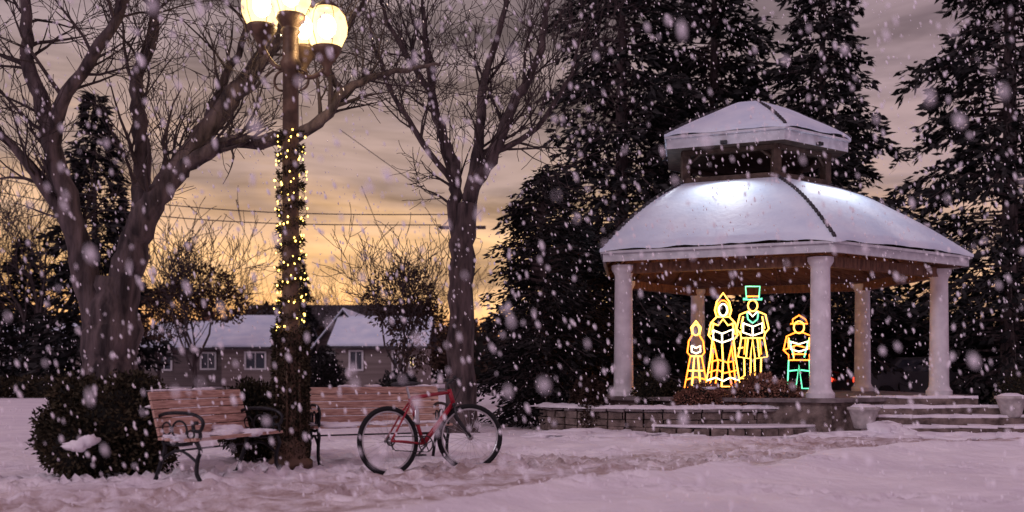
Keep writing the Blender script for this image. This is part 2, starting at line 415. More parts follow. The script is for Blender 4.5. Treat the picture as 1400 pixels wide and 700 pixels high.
def stonecourse(mb,pts,z0,z1,th,bl):
    P=[Vector((*p,0)) for p in pts]
    nC=max(1,round((z1-z0)/.14)); h=(z1-z0)/nC
    for c_ in range(nC):
        zz=z0+(c_+.5)*h
        for i in range(len(P)-1):
            d=P[i+1]-P[i]; Ln=d.length; t=0
            while t<Ln-.02:
                b_=min(U(bl*.7,bl*1.3),Ln-t); c=P[i]+d*((t+b_/2)/Ln)
                mb.box((c.x,c.y,zz),(b_-.012,th*U(.90,1.06),h-.012),0,rz=math.atan2(d.y,d.x),jit=.012); t+=b_
def ell(cx_,cy_,rx,ry,a0,a1,n_): return [(cx_+rx*math.cos(a0+(a1-a0)*k/n_),cy_+ry*math.sin(a0+(a1-a0)*k/n_)) for k in range(n_+1)]
pl=empty('stone_planter')
E1=ell(3.05,18.3,2.45,1.55,math.pi*1.02,math.pi*1.93,22)
mb=MB(); stonecourse(mb,E1,0,.36,.24,.34); mb.obj('wall',STONE,pl,bevel=.012)
mb=MB(); stonecourse(mb,ell(3.05,18.3,2.47,1.57,math.pi*1.02,math.pi*1.93,22),.365,.42,.32,.6); mb.obj('cap_stones',CONC,pl,bevel=.01)
mb=MB(); mb.prism(ell(3.05,18.3,2.34,1.44,math.pi*1.0,math.pi*1.95,22),.05,.40); mb.obj('snowy_soil',SNOW,pl)
mb=MB()
for k in range(150):
    a_=math.pi*U(1.03,1.92); q=U(.96,1.02); mb.blob((3.05+2.47*q*math.cos(a_),18.3+1.57*q*math.sin(a_),.415),(U(.12,.34),U(.08,.15),U(.03,.075)),nu=10,nv=6,fl=0)
mb.obj('cap_snow',SNOW,pl,smooth=True)
st=empty('lower_stone_step')
S1=ell(3.75,18.1,2.0,1.85,math.pi*1.08,math.pi*1.93,20)
mb=MB(); stonecourse(mb,S1,-.02,.12,.3,.4); mb.prism(ell(3.75,18.1,1.86,1.75,math.pi*1.0,math.pi*2.0,20),-.02,.11); mb.obj('step_edge',STONE,st,bevel=.01)
mb=MB(); mb.prism(ell(3.75,18.1,2.08,1.93,math.pi*1.0,math.pi*2.0,30),.122,.165); mb.obj('step_snow',SNOW,st,bevel=.015)
stp=empty('stone_steps')
mb=MB(); ms=MB()
for k,(x0,x1,y0) in enumerate(((6.0,8.75,16.05),(6.05,8.6,16.42),(6.0,8.35,16.8),(5.95,8.05,17.18))):
    mb.box(((x0+x1)/2,(y0+18.8)/2,.075+.15*k-.02),(x1-x0,18.8-y0,.15),0)
    nb=9
    for q in range(nb):
        xa=x0+.02+(x1-x0-.04)*q/nb; xb=x0+.02+(x1-x0-.04)*(q+1)/nb
        ms.box(((xa+xb)/2,y0+.2+U(-.02,.02),.1325+.15*k+.02),(xb-xa+.03,.36+U(-.05,.03),.035+U(0,.02)),0,jit=.012)
mb.obj('treads',STONE,stp,bevel=.015); ms.obj('tread_snow',SNOW,stp,bevel=.012)
mb=MB(); stonecourse(mb,[(8.85,16.3),(9.6,17.0),(10.6,18.5)],0,.3,.3,.4); mb.obj('low_stone_wall',STONE,None,bevel=.01)
for (x,y,z) in ((5.72,16.2,.12),(8.3,16.55,.29)):
    pe=empty('planter_pot',(x,y,z))
    mb=MB(); mb.lathe([(.13,0),(.15,.02),(.20,.2),(.235,.30),(.26,.31),(.26,.35),(.22,.355)],n=24); mb.obj('bowl',POT,pe,smooth=True)
    mb=MB(); mb.blob((0,0,.34),(.22,.22,.06)); mb.obj('snow_cap',SNOW,pe,smooth=True)
mb=MB()
for k in range(40):
    mb.blob((U(4.6,9.0),U(15.7,16.05),-.02),(U(.25,.6),U(.15,.3),U(.05,.11)),amp=.3,nu=18,nv=10)
for k in range(12): mb.blob((6.15+U(-.2,.3),16.15+U(-.15,.25),.02),(U(.2,.4),U(.2,.35),U(.1,.2)),amp=.3,nu=18,nv=10)
for k in range(8): mb.blob((5.35+U(-.2,.25),17.0+U(-.15,.15),.40),(U(.15,.3),U(.15,.25),U(.06,.14)),amp=.3,nu=18,nv=10)
for k in range(26): mb.blob((U(.5,3.0),U(16.2,17.2),-.02),(U(.25,.6),U(.15,.4),U(.04,.12)),amp=.3,nu=18,nv=10)
mb.obj('snow_drift',SNOW,smooth=True)

# ------------------------------------------------------------ foliage
def conifer(name,H,R,nb,per,leaf,pw=.85,z0=.03,gap=.0):
    C=[];D=[];LL=[];WW=[]; br=MB()
    br.tube([(0,0,0),(0,0,H*.5),(0,0,H*.98)],[H*.016,H*.010,.02],7)
    for b in range(nb):
        t=(b+random.random())/nb; t=z0+(1-z0)*t; z=H*t
        Lb=R*((1-t)**pw)*U(.58,1.15)*(1+.18*math.sin(t*40))+.12
        if t<.12: Lb*=.8
        az=U(0,2*math.pi); dr=U(.12,.42)*(1-t*.7); up=U(.0,.25)+t*.4
        ca,sa=math.cos(az),math.sin(az)
        def pos(q): return np.array([ca*Lb*q,sa*Lb*q,z+Lb*(up*q-(dr+up*.8)*q*q)])
        br.tube([pos(0),pos(.5),pos(1)],[.035,.02,.008],3)
        n_=max(8,int(per*(Lb/R)**1.2+6))
        q=np.sqrt(rng.uniform(.06,1.0,n_)); sp=(1-q*.75)*Lb*.30*rng.normal(0,.7,n_)
        base=np.array([pos(x) for x in q])
        base[:,0]+=-sa*sp; base[:,1]+=ca*sp; base[:,2]+=rng.normal(-.04,.07,n_)-abs(sp)*.25
        C.append(base)
        d=np.stack([ca-sa*np.sign(sp)*.8+rng.normal(0,.35,n_),sa+ca*np.sign(sp)*.8+rng.normal(0,.35,n_),rng.normal(-.45,.4,n_)],1)
        D.append(d); LL.append(rng.uniform(.6,1.3,n_)*leaf); WW.append(rng.uniform(.22,.42,n_)*leaf)
    me=leafmesh(name+'_needles',np.concatenate(C),np.concatenate(D),np.concatenate(LL),np.concatenate(WW),NEEDLE)
    bm_=br.obj(name+'_wood',BARK); bme=bm_.data; bpy.data.objects.remove(bm_)
    return me,bme
def place(name,ms_,x,y,rz=0,s=(1,1,1),z=0):
    e=empty(name,(x,y,z),rz); e.scale=s
    link('needles',ms_[0],e); link('trunk',ms_[1],e); return e
big=conifer('bigA',17,3.9,560,62,.34,.72)
bigB=conifer('bigB',15,3.5,490,62,.34,.80)
small=conifer('small',5,1.45,250,90,.15,.55,z0=.02)
far_=conifer('far',12.7,3.2,300,40,.5,.85)
place('spruce_tree',big,3.3,30,0,(1,1,1.05))
place('spruce_tree',bigB,6.6,32.5,1.3,(1.15,1.15,1.15))
place('spruce_tree',bigB,9.2,29.5,2.7,(.92,.92,1.0))
place('spruce_tree',big,14.0,28,4.1,(.98,.98,1.1))
place('spruce_tree',big,18.5,31,5.1,(1,1,1))
place('spruce_tree',bigB,12.0,38,.4,(1.0,1.0,.66))
place('arborvitae_tree',small,.62,19.2,0,(1.0,1.0,.98))
place('arborvitae_tree',small,1.35,21.6,2,(1.0,1.0,.86))
place('spruce_tree',far_,-17.6,42,0,(1,1,1))
place('spruce_tree',far_,-13.2,62,1,(.55,.55,.63))
place('spruce_tree',far_,-24.5,50,2,(.8,.8,.6))
place('evergreen_shrub',small,-9.0,48,1,(.8,.8,.45))

def bush(name,blobs,n_,leaf,mt,core=True,snow=None):
    e=empty(name); C=[];D=[]
    tot=sum(b[3]*b[4] for b in blobs); cm=MB()
    for (x,y,z,rx,rz_) in blobs:
        k=int(n_*rx*rz_/tot); d=rng.normal(size=(k,3)); d/=np.linalg.norm(d,axis=1,keepdims=True)
        rr=rng.uniform(.72,1.06,k)*(1+.14*np.sin(d[:,0]*7+x)*np.cos(d[:,2]*6+d[:,1]*5))
        c=d*rr[:,None]*np.array([rx,rx*.9,rz_])+np.array([x,y,z]); keep=c[:,2]>.01
        C.append(c[keep]); D.append((d+rng.normal(0,.6,(k,3)))[keep])
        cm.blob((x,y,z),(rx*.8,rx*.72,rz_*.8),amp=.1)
    C=np.concatenate(C);D=np.concatenate(D); n2=len(C)
    link('leaves',leafmesh(name+'_l',C,D,rng.uniform(.6,1.3,n2)*leaf,rng.uniform(.35,.6,n2)*leaf,mt),e)
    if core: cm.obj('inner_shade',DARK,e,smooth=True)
    if snow:
        sm_=MB()
        for s_ in snow: sm_.blob(s_[:3],s_[3:6],amp=.3)
        sm_.obj('snow_clumps',SNOW,e,smooth=True)
    return e
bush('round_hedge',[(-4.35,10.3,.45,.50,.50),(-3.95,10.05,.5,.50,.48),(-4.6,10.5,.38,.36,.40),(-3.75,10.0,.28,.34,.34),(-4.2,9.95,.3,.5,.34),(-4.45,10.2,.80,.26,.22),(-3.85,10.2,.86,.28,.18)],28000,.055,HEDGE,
     snow=[(-4.13,9.45,.36,.13,.07,.05),(-4.02,9.46,.41,.1,.08,.05),(-3.5,9.75,.72,.08,.08,.02)])
bush('round_hedge',[(-3.0,11.6,.5,.42,.42),(-2.75,11.8,.4,.3,.35)],12000,.06,HEDGE)
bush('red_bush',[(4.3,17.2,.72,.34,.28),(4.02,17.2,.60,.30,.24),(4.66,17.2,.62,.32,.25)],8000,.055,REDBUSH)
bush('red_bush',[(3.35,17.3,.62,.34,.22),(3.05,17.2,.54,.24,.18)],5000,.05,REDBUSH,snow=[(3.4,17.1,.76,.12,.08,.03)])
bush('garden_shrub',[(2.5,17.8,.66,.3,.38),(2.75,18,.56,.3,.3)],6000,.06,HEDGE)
bush('garden_shrub',[(1.4,17.2,.4,.22,.5),(1.25,17.5,.5,.2,.4)],4000,.07,BROWNLEAF,core=False)
bush('garden_shrub',[(9.6,18.5,.5,.6,.5),(10.4,18.6,.55,.6,.55),(11.3,19,.6,.7,.6)],9000,.07,HEDGE)
bush('dark_hedge',[(x,33+U(-1,1),1.2,1.3,1.7+U(-.3,.4)) for x in np.arange(1,24,1.5)],22000,.27,NEEDLE)
bush('far_tree_line',[(x,78+U(-4,4),1.8+U(-.5,1),3.2,2.8+U(-1,1.2)) for x in np.arange(-60,16,3.6)],26000,.65,BROWNLEAF)
bush('clipped_hedge',[(x,38,.35,.8,.42) for x in np.arange(-24,-17.0,.9)],9000,.14,HEDGE)

# ------------------------------------------------------------ bare trees
def rv(s): return Vector((random.gauss(0,s),random.gauss(0,s),random.gauss(0,s)))
def grow(mb,p,d,L,r,lv,kids,rmin,up=.12):
    n_=5 if lv>1 else 4; pts=[Vector(p)]; d=Vector(d).normalized(); ds=[d.copy()]
    for i in range(n_):
        d=(d+rv(.17)+Vector((0,0,up*.5))).normalized(); pts.append(pts[-1]+d*(L/n_)); ds.append(d.copy())
    rad=[max(rmin,r*(1-.8*i/n_)) for i in range(n_+1)]
    mb.tube(pts,rad,5 if r>.03 else 3)
    if lv<=0: return
    side(mb,pts,ds,rad,L,lv,kids,rmin,up)
def side(mb,pts,ds,rad,L,lv,kids,rmin,up=.12,k=None,t0=.2,lk=.55,rk=.6):
    n_=len(pts)-1
    for c in range(k or kids[lv-1]):
        t=U(t0,1)*n_; i=min(int(t),n_-1); p=pts[i].lerp(pts[i+1],t-i); rr=rad[i]+(rad[i+1]-rad[i])*(t-i)
        q=ds[i].orthogonal().normalized(); q.rotate(Matrix.Rotation(U(0,6.283),3,ds[i]))
        d=(ds[i]*U(.5,1.0)+q*U(.5,1.0)+Vector((0,0,up))).normalized()
        grow(mb,p,d,L*U(.4,.8)*lk/.55,max(rmin,rr*U(.45,.7)*rk/.6),lv-1,kids,rmin,up)
def smooth_path(P,R,sub=4,jit=.012):
    P=[Vector(p) for p in P]; o=[];r=[]
    for i in range(len(P)-1):
        a_=P[max(i-1,0)];b_=P[i];c_=P[i+1];d_=P[min(i+2,len(P)-1)]
        for k in range(sub):
            t=k/sub
            o.append(.5*((2*b_)+(c_-a_)*t+(2*a_-5*b_+4*c_-d_)*t*t+(3*b_-a_-3*c_+d_)*t**3)+(rv(jit) if jit else Vector())); r.append((R[i]*(1-t)+R[i+1]*t)*(U(.92,1.08) if jit else 1))
    o.append(P[-1]); r.append(R[-1]); return o,r
def limbtree(name,limbs,kids,rmin,twigL,nk,rs=1):
    e=empty(name); mb=MB(); tw=MB()
    for k,(P,R) in enumerate(limbs):
        R=[x*(rs if k else 1) for x in R]
        pts,rad=smooth_path(P,R,5,.016); mb.tube(pts,rad,14 if rad[0]>.15 else 9)
        ds=[(pts[min(i+1,len(pts)-1)]-pts[max(i-1,0)]).normalized() for i in range(len(pts))]
        if k==0: side(tw,pts,ds,[min(x,.04) for x in rad],.7,1,kids,rmin,k=8,t0=.45); continue
        side(tw,pts,ds,[min(x*.75,.05) for x in rad],twigL,3,kids,rmin,k=nk[min(k,len(nk)-1)],t0=.22)
    mb.obj('trunk_and_limbs',BARK,e,smooth=True); tw.obj('twigs',TWIG,e)
    return e
y0=13.0
limbtree('bare_maple_tree',[
 ([(-5.25,y0,-.1),(-5.25,y0,.25),(-5.25,y0,.95),(-5.22,y0,1.6),(-5.15,y0,2.25)],[.52,.42,.36,.34,.28]),
 ([(-5.3,y0,1.3),(-5.5,y0-.1,2.2),(-5.66,y0-.2,3.0),(-5.82,y0-.3,3.75),(-5.95,y0-.3,4.3),(-6.2,y0-.2,5.05),(-6.35,y0,5.9),(-6.6,y0+.2,7.3)],[.24,.21,.17,.15,.12,.10,.08,.04]),
 ([(-5.86,y0-.3,3.9),(-5.65,y0-.5,4.45),(-5.15,y0-.7,5.0),(-4.75,y0-.8,5.6),(-4.5,y0-.8,7.0)],[.12,.10,.085,.06,.03]),
 ([(-5.2,y0,1.5),(-5.08,y0+.2,2.4),(-5.0,y0+.4,3.3),(-5.02,y0+.5,4.3),(-5.1,y0+.5,5.0),(-4.85,y0+.5,5.7),(-4.8,y0+.4,7.2)],[.22,.18,.15,.12,.10,.08,.04]),
 ([(-5.15,y0,1.7),(-4.98,y0-.1,2.45),(-4.7,y0-.2,3.1),(-4.35,y0-.2,3.6),(-3.8,y0,4.45),(-3.4,y0+.1,5.0),(-3.15,y0+.2,5.5),(-2.9,y0+.3,6.9)],[.27,.24,.20,.18,.15,.13,.10,.05]),
 ([(-4.45,y0-.2,3.5),(-4.1,y0-.3,3.72),(-3.72,y0-.3,3.93),(-2.9,y0-.2,4.05),(-2.45,y0-.1,4.33),(-2.1,y0,4.8),(-1.53,y0+.1,5.0),(-.95,y0+.2,5.12)],[.13,.12,.11,.10,.085,.065,.045,.02]),
 ([(-2.2,y0,4.68),(-2.45,y0+.2,5.2),(-2.1,y0+.3,5.8),(-1.7,y0+.3,6.6)],[.06,.05,.04,.02]),
 ([(-5.6,y0-.15,2.8),(-6.1,y0-.3,3.6),(-6.7,y0-.4,4.4),(-7.2,y0-.5,5.6)],[.09,.07,.05,.02]),
 ([(-4.0,y0-.05,4.1),(-3.95,y0+.5,4.9),(-3.7,y0+.9,5.8),(-3.8,y0+1,6.8)],[.08,.065,.05,.02]),
],(4,5,6),.0046,1.9,[8,17,13,16,18,17,9,10,10],.86)
y1=17.0
limbtree('bare_maple_tree',[
 ([(-.9,y1,-.1),(-.87,y1,.3),(-.88,y1,1.77),(-.85,y1,3.0),(-.76,y1,3.9)],[.38,.28,.22,.21,.17]),
 ([(-.78,y1,3.7),(-.66,y1,4.2),(-.3,y1-.2,4.75),(0,y1-.3,5.5),(.44,y1-.4,6.3),(.6,y1-.4,7.2),(.8,y1,8.2)],[.17,.15,.12,.10,.07,.05,.02]),
 ([(-.86,y1,3.1),(-.98,y1+.1,3.8),(-.98,y1+.2,4.5),(-1.25,y1+.2,5.27),(-1.44,y1+.3,6.27),(-1.56,y1+.3,7.5)],[.15,.13,.12,.10,.07,.03]),
 ([(-.75,y1,3.9),(-.6,y1,4.7),(-.5,y1+.1,6.0),(-.15,y1,7.1),(-.1,y1,8.2)],[.14,.11,.08,.05,.02]),
 ([(-1.35,y1+.2,5.8),(-1.9,y1,6.6),(-2.3,y1-.2,7.5)],[.07,.05,.02]),
 ([(-.95,y1+.1,4.2),(-1.5,y1-.2,4.9),(-2.1,y1-.5,5.9),(-2.4,y1-.6,6.9)],[.07,.055,.04,.015]),
 ([(-.3,y1-.2,4.75),(.3,y1-.1,5.1),(.9,y1,5.9),(1.2,y1,6.9)],[.07,.055,.04,.015]),
],(4,5,6),.0056,2.0,[6,16,15,15,10,13,12],.9)
def generic(name,H,rmin,leaves=False):
    mb=MB()
    p=[Vector((0,0,0)),Vector((.05,0,H*.15)),Vector((0,.05,H*.3))]; mb.tube(p,[H*.022,H*.017,H*.014],7)
    for k in range(5):
        a_=k*1.25+U(0,.5); grow(mb,(0,.0,H*U(.16,.3)),(math.cos(a_)*.45,math.sin(a_)*.45,1),H*.62,H*.011,3,(4,4,6),rmin,.2)
    o=mb.obj(name,TWIG); me_=o.data; bpy.data.objects.remove(o); return me_
g1=generic('g1',9,.015); g2=generic('g2',6,.014)
for i,(x,y,s,m_) in enumerate(((-21.5,45,1.0,g1),(-26,52,1.1,g1),(-19.5,55,.9,g2),(-2.9,26,.62,g2),(-12,78,.8,g1),(-16,80,.8,g1),(-22,78,1.0,g1),(-5,82,.9,g1),(-9.5,74,.8,g2))):
    link('bare_tree',m_,None,(x,y,-.03),i*1.1,(s,s,s))
bush('brown_leaf_tree',[(-11.2,36,4.1,1.2,.7),(-10.4,36,3.4,1.0,.6),(-12.2,36.3,3.5,1.1,.7),(-12.8,36.3,2.7,.9,.5)],3200,.16,BROWNLEAF,core=False)
link('trunk',g2,bpy.data.objects['brown_leaf_tree'],(-11.5,36,0),0,(.85,.85,.85))
bush('brown_leaf_shrub',[(-2.9,26,2.9,.9,.8),(-2.4,26,2.0,.8,.9)],2800,.12,BROWNLEAF,core=False)
bush('evergreen_shrub',[(-8.0,42,.6,.8,.9),(-4.3,38,.4,.7,.6)],6000,.14,NEEDLE)

# ------------------------------------------------------------ houses
def gable(mb,x0,x1,y0_,y1_,ze,zr,axis_,over,th,mi):
    if axis_=='x':
        ym=(y0_+y1_)/2; a0,a1=x0-over,x1+over; sl=(zr-ze)/(ym-y0_)
        pr=[(y0_-over,ze-sl*over),(ym,zr),(y1_+over,ze-sl*over)]
        P=[(a,p[0],p[1]) for a in(a0,a1) for p in pr]+[(a,p[0],p[1]+th) for a in(a0,a1) for p in pr]
    else:
        xm=(x0+x1)/2; a0,a1=y0_-over,y1_+over; sl=(zr-ze)/(xm-x0)
        pr=[(x0-over,ze-sl*over),(xm,zr),(x1+over,ze-sl*over)]
        P=[(p[0],a,p[1]) for a in(a0,a1) for p in pr]+[(p[0],a,p[1]+th) for a in(a0,a1) for p in pr]
    mb.add(P,[(0,1,4,3),(1,2,5,4),(6,9,10,7),(7,10,11,8),(0,3,9,6),(2,8,11,5),(0,6,7,1),(1,7,8,2),(3,4,10,9),(4,5,11,10)],mi)
def house(name,x0,x1,y0_,y1_,ze,zr,ax,wins,sid,snow=True,door=None,chim=None):
    e=empty(name); mb=MB(); mb.box(((x0+x1)/2,(y0_+y1_)/2,ze/2),(x1-x0,y1_-y0_,ze))
    if ax=='x':
        ym=(y0_+y1_)/2
        for x in(x0,x1-.05): mb.add([(x,y0_,ze),(x,y1_,ze),(x,ym,zr),(x+.05,y0_,ze),(x+.05,y1_,ze),(x+.05,ym,zr)],[(0,1,2),(3,5,4),(0,2,5,3),(1,4,5,2)])
    else:
        xm=(x0+x1)/2
        for y in(y0_,y1_-.05): mb.add([(x0,y,ze),(x1,y,ze),(xm,y,zr),(x0,y+.05,ze),(x1,y+.05,ze),(xm,y+.05,zr)],[(0,1,2),(3,5,4),(0,2,5,3),(1,4,5,2)])
    mb.obj('walls',sid,e)
    mb=MB(); gable(mb,x0,x1,y0_,y1_,ze,zr,ax,.45,.12,0); mb.obj('roof',SHING,e)
    if snow:
        mb=MB(); gable(mb,x0,x1,y0_,y1_,ze+.125,zr+.125,ax,.40,.12,0); mb.obj('roof_snow',ROOFSNOW,e)
    fr=MB(); gl=MB(); lit=MB()
    for (x,w_,z,h,l) in wins:
        for dx in(-w_/2,w_/2): fr.box((x+dx,y0_-.04,z),(.1,.1,h+.1))
        for dz in(-h/2,h/2): fr.box((x,y0_-.045,z+dz),(w_+.1,.11,.1))
        fr.box((x,y0_-.04,z),(.05,.07,h)); (lit if l else gl).box((x,y0_-.012,z),(w_,.04,h))
    if fr.v: fr.obj('window_frames',TRIM,e)
    if gl.v: gl.obj('window_glass',GLASS,e)
    if lit.v: lit.obj('lit_window',GLOWWIN,e)
    if door:
        mb=MB(); mb.box((door[0],y0_-.03,door[2]/2),(door[1],.08,door[2]),0)
        for k in range(1,4): mb.box((door[0],y0_-.08,door[2]*k/4),(door[1]*.96,.03,.04),0)
        mb.obj('door',TRIM,e)
    if chim: mb=MB(); mb.box((chim,(y0_+y1_)/2+.6,zr+.2),(.7,.7,1.4)); mb.obj('chimney',BRICK,e)
    return e
house('bungalow',-22.6,-17.4,61,69,2.45,4.0,'x',[(-21.3,.9,1.6,1.1,0),(-18.6,.9,1.6,1.0,0)],SIDING,chim=-20)
house('bungalow',-17.2,-13.4,59,68,2.45,4.3,'x',[(-15.2,1.2,1.6,1.0,0)],SIDING2)
house('bungalow',-34,-26,62,70,2.4,3.9,'x',[(-31,1.2,1.5,1,0),(-28,1.2,1.5,1,1)],SIDING2)
house('bungalow',-12.0,-8.6,61,69,2.5,4.6,'y',[(-11.1,.9,1.55,1.1,0)],SIDING,chim=None)
house('garage',-10.2,-5.2,57.5,64,2.5,4.1,'x',[(-9.0,.75,1.6,1.1,0),(-6.6,.6,1.6,1.1,0),(-5.75,.35,1.5,.6,1)],SIDING2,door=None)
house('apartment_house',-24,-8,88,98,4.8,7.0,'x',[(x,1.2,3.6,1.1,0) for x in (-22,-18,-14,-10)],SIDING,snow=False)

# power line
up=empty('utility_pole',(-1.9,38,0))
mb=MB(); mb.tube([(0,0,0),(0,0,6.9)],[.15,.11],10); mb.box((0,0,6.5),(1.8,.1,.12)); mb.obj('pole',BARK,up)
mb=MB()
for dx,za in ((-.8,6.6),(0,7.0)):
    pts=[]
    for k in range(21):
        t=k/20; pts.append((dx-26*t,4*t,za+3.6*t-2.2*math.sin(math.pi*t)*.45))
    mb.tube(pts,.02,4)
mb.tube([(0,0,6.9),(-2,-1,8.2),(-4.5,-1,10)],.014,4); mb.tube([(-2.6,6,3.9),(-4.6,5,9)],.014,4)
mb.obj('power_lines',BLACKP,up)

# ------------------------------------------------------------ street lamp
lp=empty('street_lamp',(-2.43,10.93,0))
mb=MB(); mb.lathe([(.24,0),(.24,.08),(.20,.12),(.19,.3),(.17,.36),(.155,.9),(.15,1.35),(.165,1.42),(.13,1.5),(.10,1.56),(.095,1.7),(.085,4.35),(.10,4.38),(.12,4.44),(.09,4.5),(.085,4.75),(.11,4.8),(.07,4.86),(.15,4.93),(.16,4.97)],n=24)
for k in range(8):
    a_=k*math.pi/4; mb.tube([(math.cos(a_)*.18,math.sin(a_)*.18,.36),(math.cos(a_)*.158,math.sin(a_)*.158,1.36)],.02,6)
mb.obj('post',BRONZE,lp,smooth=True)
mb=MB(); gl=MB(); bl=MB()
GP=[(.90,4.84,.40,-.02),(1,5.12,-.34,.10),(1,5.20,0.0,0),(1,4.98,.06,.42)]
for k,(s_,zc,ax_,ay_) in enumerate(GP):
    zb=zc-.25
    gl.lathe([(.10,0),(.17,.05),(.215,.15),(.225,.25),(.20,.36),(.14,.44),(.06,.49)],(ax_,ay_,zb),24)
    bl.blob((ax_,ay_,zc),(.10,.10,.13),amp=0,nu=12,nv=8)
    mb.lathe([(.015,-.30),(.05,-.26),(.03,-.22),(.07,-.15),(.13,-.06),(.16,-.02),(.165,.02),(.11,.03)],(ax_,ay_,zb),20)
    mb.lathe([(.14,.455),(.12,.49),(.05,.54),(.025,.56),(.035,.6),(.01,.64)],(ax_,ay_,zb-.01),16)
    for q in range(6):
        b_=q*math.pi/3; mb.tube([(ax_+r_*math.cos(b_),ay_+r_*math.sin(b_),zb+z_) for r_,z_ in ((.165,.02),(.224,.15),(.232,.25),(.207,.36),(.147,.45))],.004,4)
    if k!=2:
        p0=Vector((0,0,4.42)); p3=Vector((ax_,ay_,zb-.2))
        pts=[p0.lerp(p3,t)+Vector((0,0,-.12*math.sin(math.pi*t)+.0)) for t in np.linspace(0,1,9)]
        mb.tube(pts,.026,8)
        dv=Vector((ax_,ay_,0)).normalized()
        mb.tube([Vector((0,0,4.15))+dv*(.1+.10*math.sin(t)*1.0)+Vector((0,0,.11*(1-math.cos(t)))) for t in np.linspace(0,3.6,10)],.014,6)
mb.obj('arms_and_fixtures',BRONZE,lp,smooth=True); gl.obj('glass_globes',GLOBE,lp,smooth=True); bl.obj('bulbs',BULB,lp,smooth=True)
n_=4200; t=rng.uniform(0,1,n_); z=1.5+2.2*t; a_=t*2*math.pi*11+rng.normal(0,.9,n_); r_=rng.uniform(.085,.14,n_)
C=np.stack([np.cos(a_)*r_,np.sin(a_)*r_,z],1); D=np.stack([np.cos(a_),np.sin(a_),rng.normal(0,.8,n_)],1)
link('garland',leafmesh('garland',C,D,rng.uniform(.03,.06,n_),rng.uniform(.01,.02,n_),HEDGE),lp)
n_=9000; z=rng.uniform(.05,1.55,n_); a_=rng.uniform(0,6.283,n_); r_=rng.uniform(.15,.185,n_)
C=np.stack([np.cos(a_)*r_,np.sin(a_)*r_,z],1); D=np.stack([np.cos(a_),np.sin(a_),rng.normal(-.3,.8,n_)],1)
link('base_garland',leafmesh('garland2',C,D,rng.uniform(.03,.06,n_),rng.uniform(.012,.022,n_),HEDGE),lp)
mb=MB(); wr=MB(); wp=[]
for k in range(170):
    t=k/170; a_=t*2*math.pi*10+U(-.45,.45); z=1.42+2.25*t+U(-.07,.07); r_=U(.125,.185); q=U(.6,1.1)
    mb.blob((math.cos(a_)*r_,math.sin(a_)*r_,z),(.010*q,.010*q,.014*q),nu=6,nv=4,amp=0); wp.append((math.cos(a_)*(r_-.012),math.sin(a_)*(r_-.012),z))
mb.obj('fairy_lights',FAIRY,lp); wr.tube(wp,.003,3); wr.obj('light_wire',BLACKP,lp)

# ------------------------------------------------------------ benches
def bench(x,y,rz,Ln,snowbits):
    e=empty('park_bench',(x,y,0),rz)
    ir=MB()
    for u in (.06,Ln-.06):
        def T(P,r=.017):
            pts,_=smooth_path([(u,-a_,b_) for a_,b_ in P],[r]*len(P),5,0); ir.tube(pts,r,8)
        T([(-.04,.0),(.0,.03),(.06,.18),(.12,.34),(.10,.42),(.03,.56),(-.02,.72),(-.05,.88)],.02)
        T([(.60,.0),(.56,.02),(.49,.12),(.50,.25),(.53,.33),(.49,.41)],.02)
        T([(.10,.40),(.3,.385),(.49,.41)],.018)
        T([(.0,.62),(.12,.67),(.32,.68),(.48,.66),(.56,.60),(.53,.52),(.46,.52),(.45,.58),(.50,.59)])
        T([(.07,.22),(.18,.30),(.28,.33),(.38,.30),(.50,.22)],.014)
        T([(.52,.52),(.53,.46),(.49,.41)])
        ir.tube([(u,-(.29+.085*math.cos(q)),.52+.085*math.sin(q)) for q in np.linspace(0,6.283,17)[:-1]],.011,6,closed=True)
        ir.tube([(u,-(.14+.05*math.cos(q)),.53+.06*math.sin(q)) for q in np.linspace(0,6.283,13)[:-1]],.009,6,closed=True)
        ir.tube([(u,-(.42+.04*math.cos(q)),.48+.04*math.sin(q)) for q in np.linspace(0,6.283,13)[:-1]],.009,6,closed=True)
        for v in (-.04,.6): ir.box((u,-v,.012),(.05,.07,.024))
    ir.tube([(.06,-.28,.33),(Ln-.06,-.28,.33)],.010,6)
    ir.obj('iron_frames',IRON,e,smooth=True)
    wd=MB()
    for k in range(6): wd.box((Ln/2,-(.12+.076*k),.425+.012*abs(k-2.5)/2.5),(Ln,.066,.028),0)
    wd.obj('seat',WOOD,e,bevel=.005)
    wd=MB()
    for k in range(5):
        q=k/4; wd.box((Ln/2,-(.075-.10*q)-.012,.50+.335*q),(Ln,.026,.078),0,rx=-.26)
    wd.obj('backrest',WOOD,e,bevel=.005)
    sn=MB()
    for (u,v,z,a_,b_,c_) in snowbits: sn.blob((u,-v,z),(a_,b_,c_),amp=.3)
    for k in range(10): sn.blob((U(.05,Ln-.05),.03,.885),(U(.05,.16),.018,U(.008,.018)),amp=.3)
    sn.obj('snow_patches',SNOW,e,smooth=True)
bench(-3.38,9.3,math.radians(68),1.35,[(U(.05,1.3),U(.12,.5),.45,U(.07,.2),U(.05,.1),U(.015,.035)) for k in range(24)]+[(.9,.2,.46,.2,.12,.07),(.75,.3,.45,.15,.1,.05)])
bench(-2.42,11.55,math.radians(24),1.65,[(U(.05,1.6),U(.12,.5),.45,U(.07,.22),U(.05,.1),U(.015,.035)) for k in range(30)])

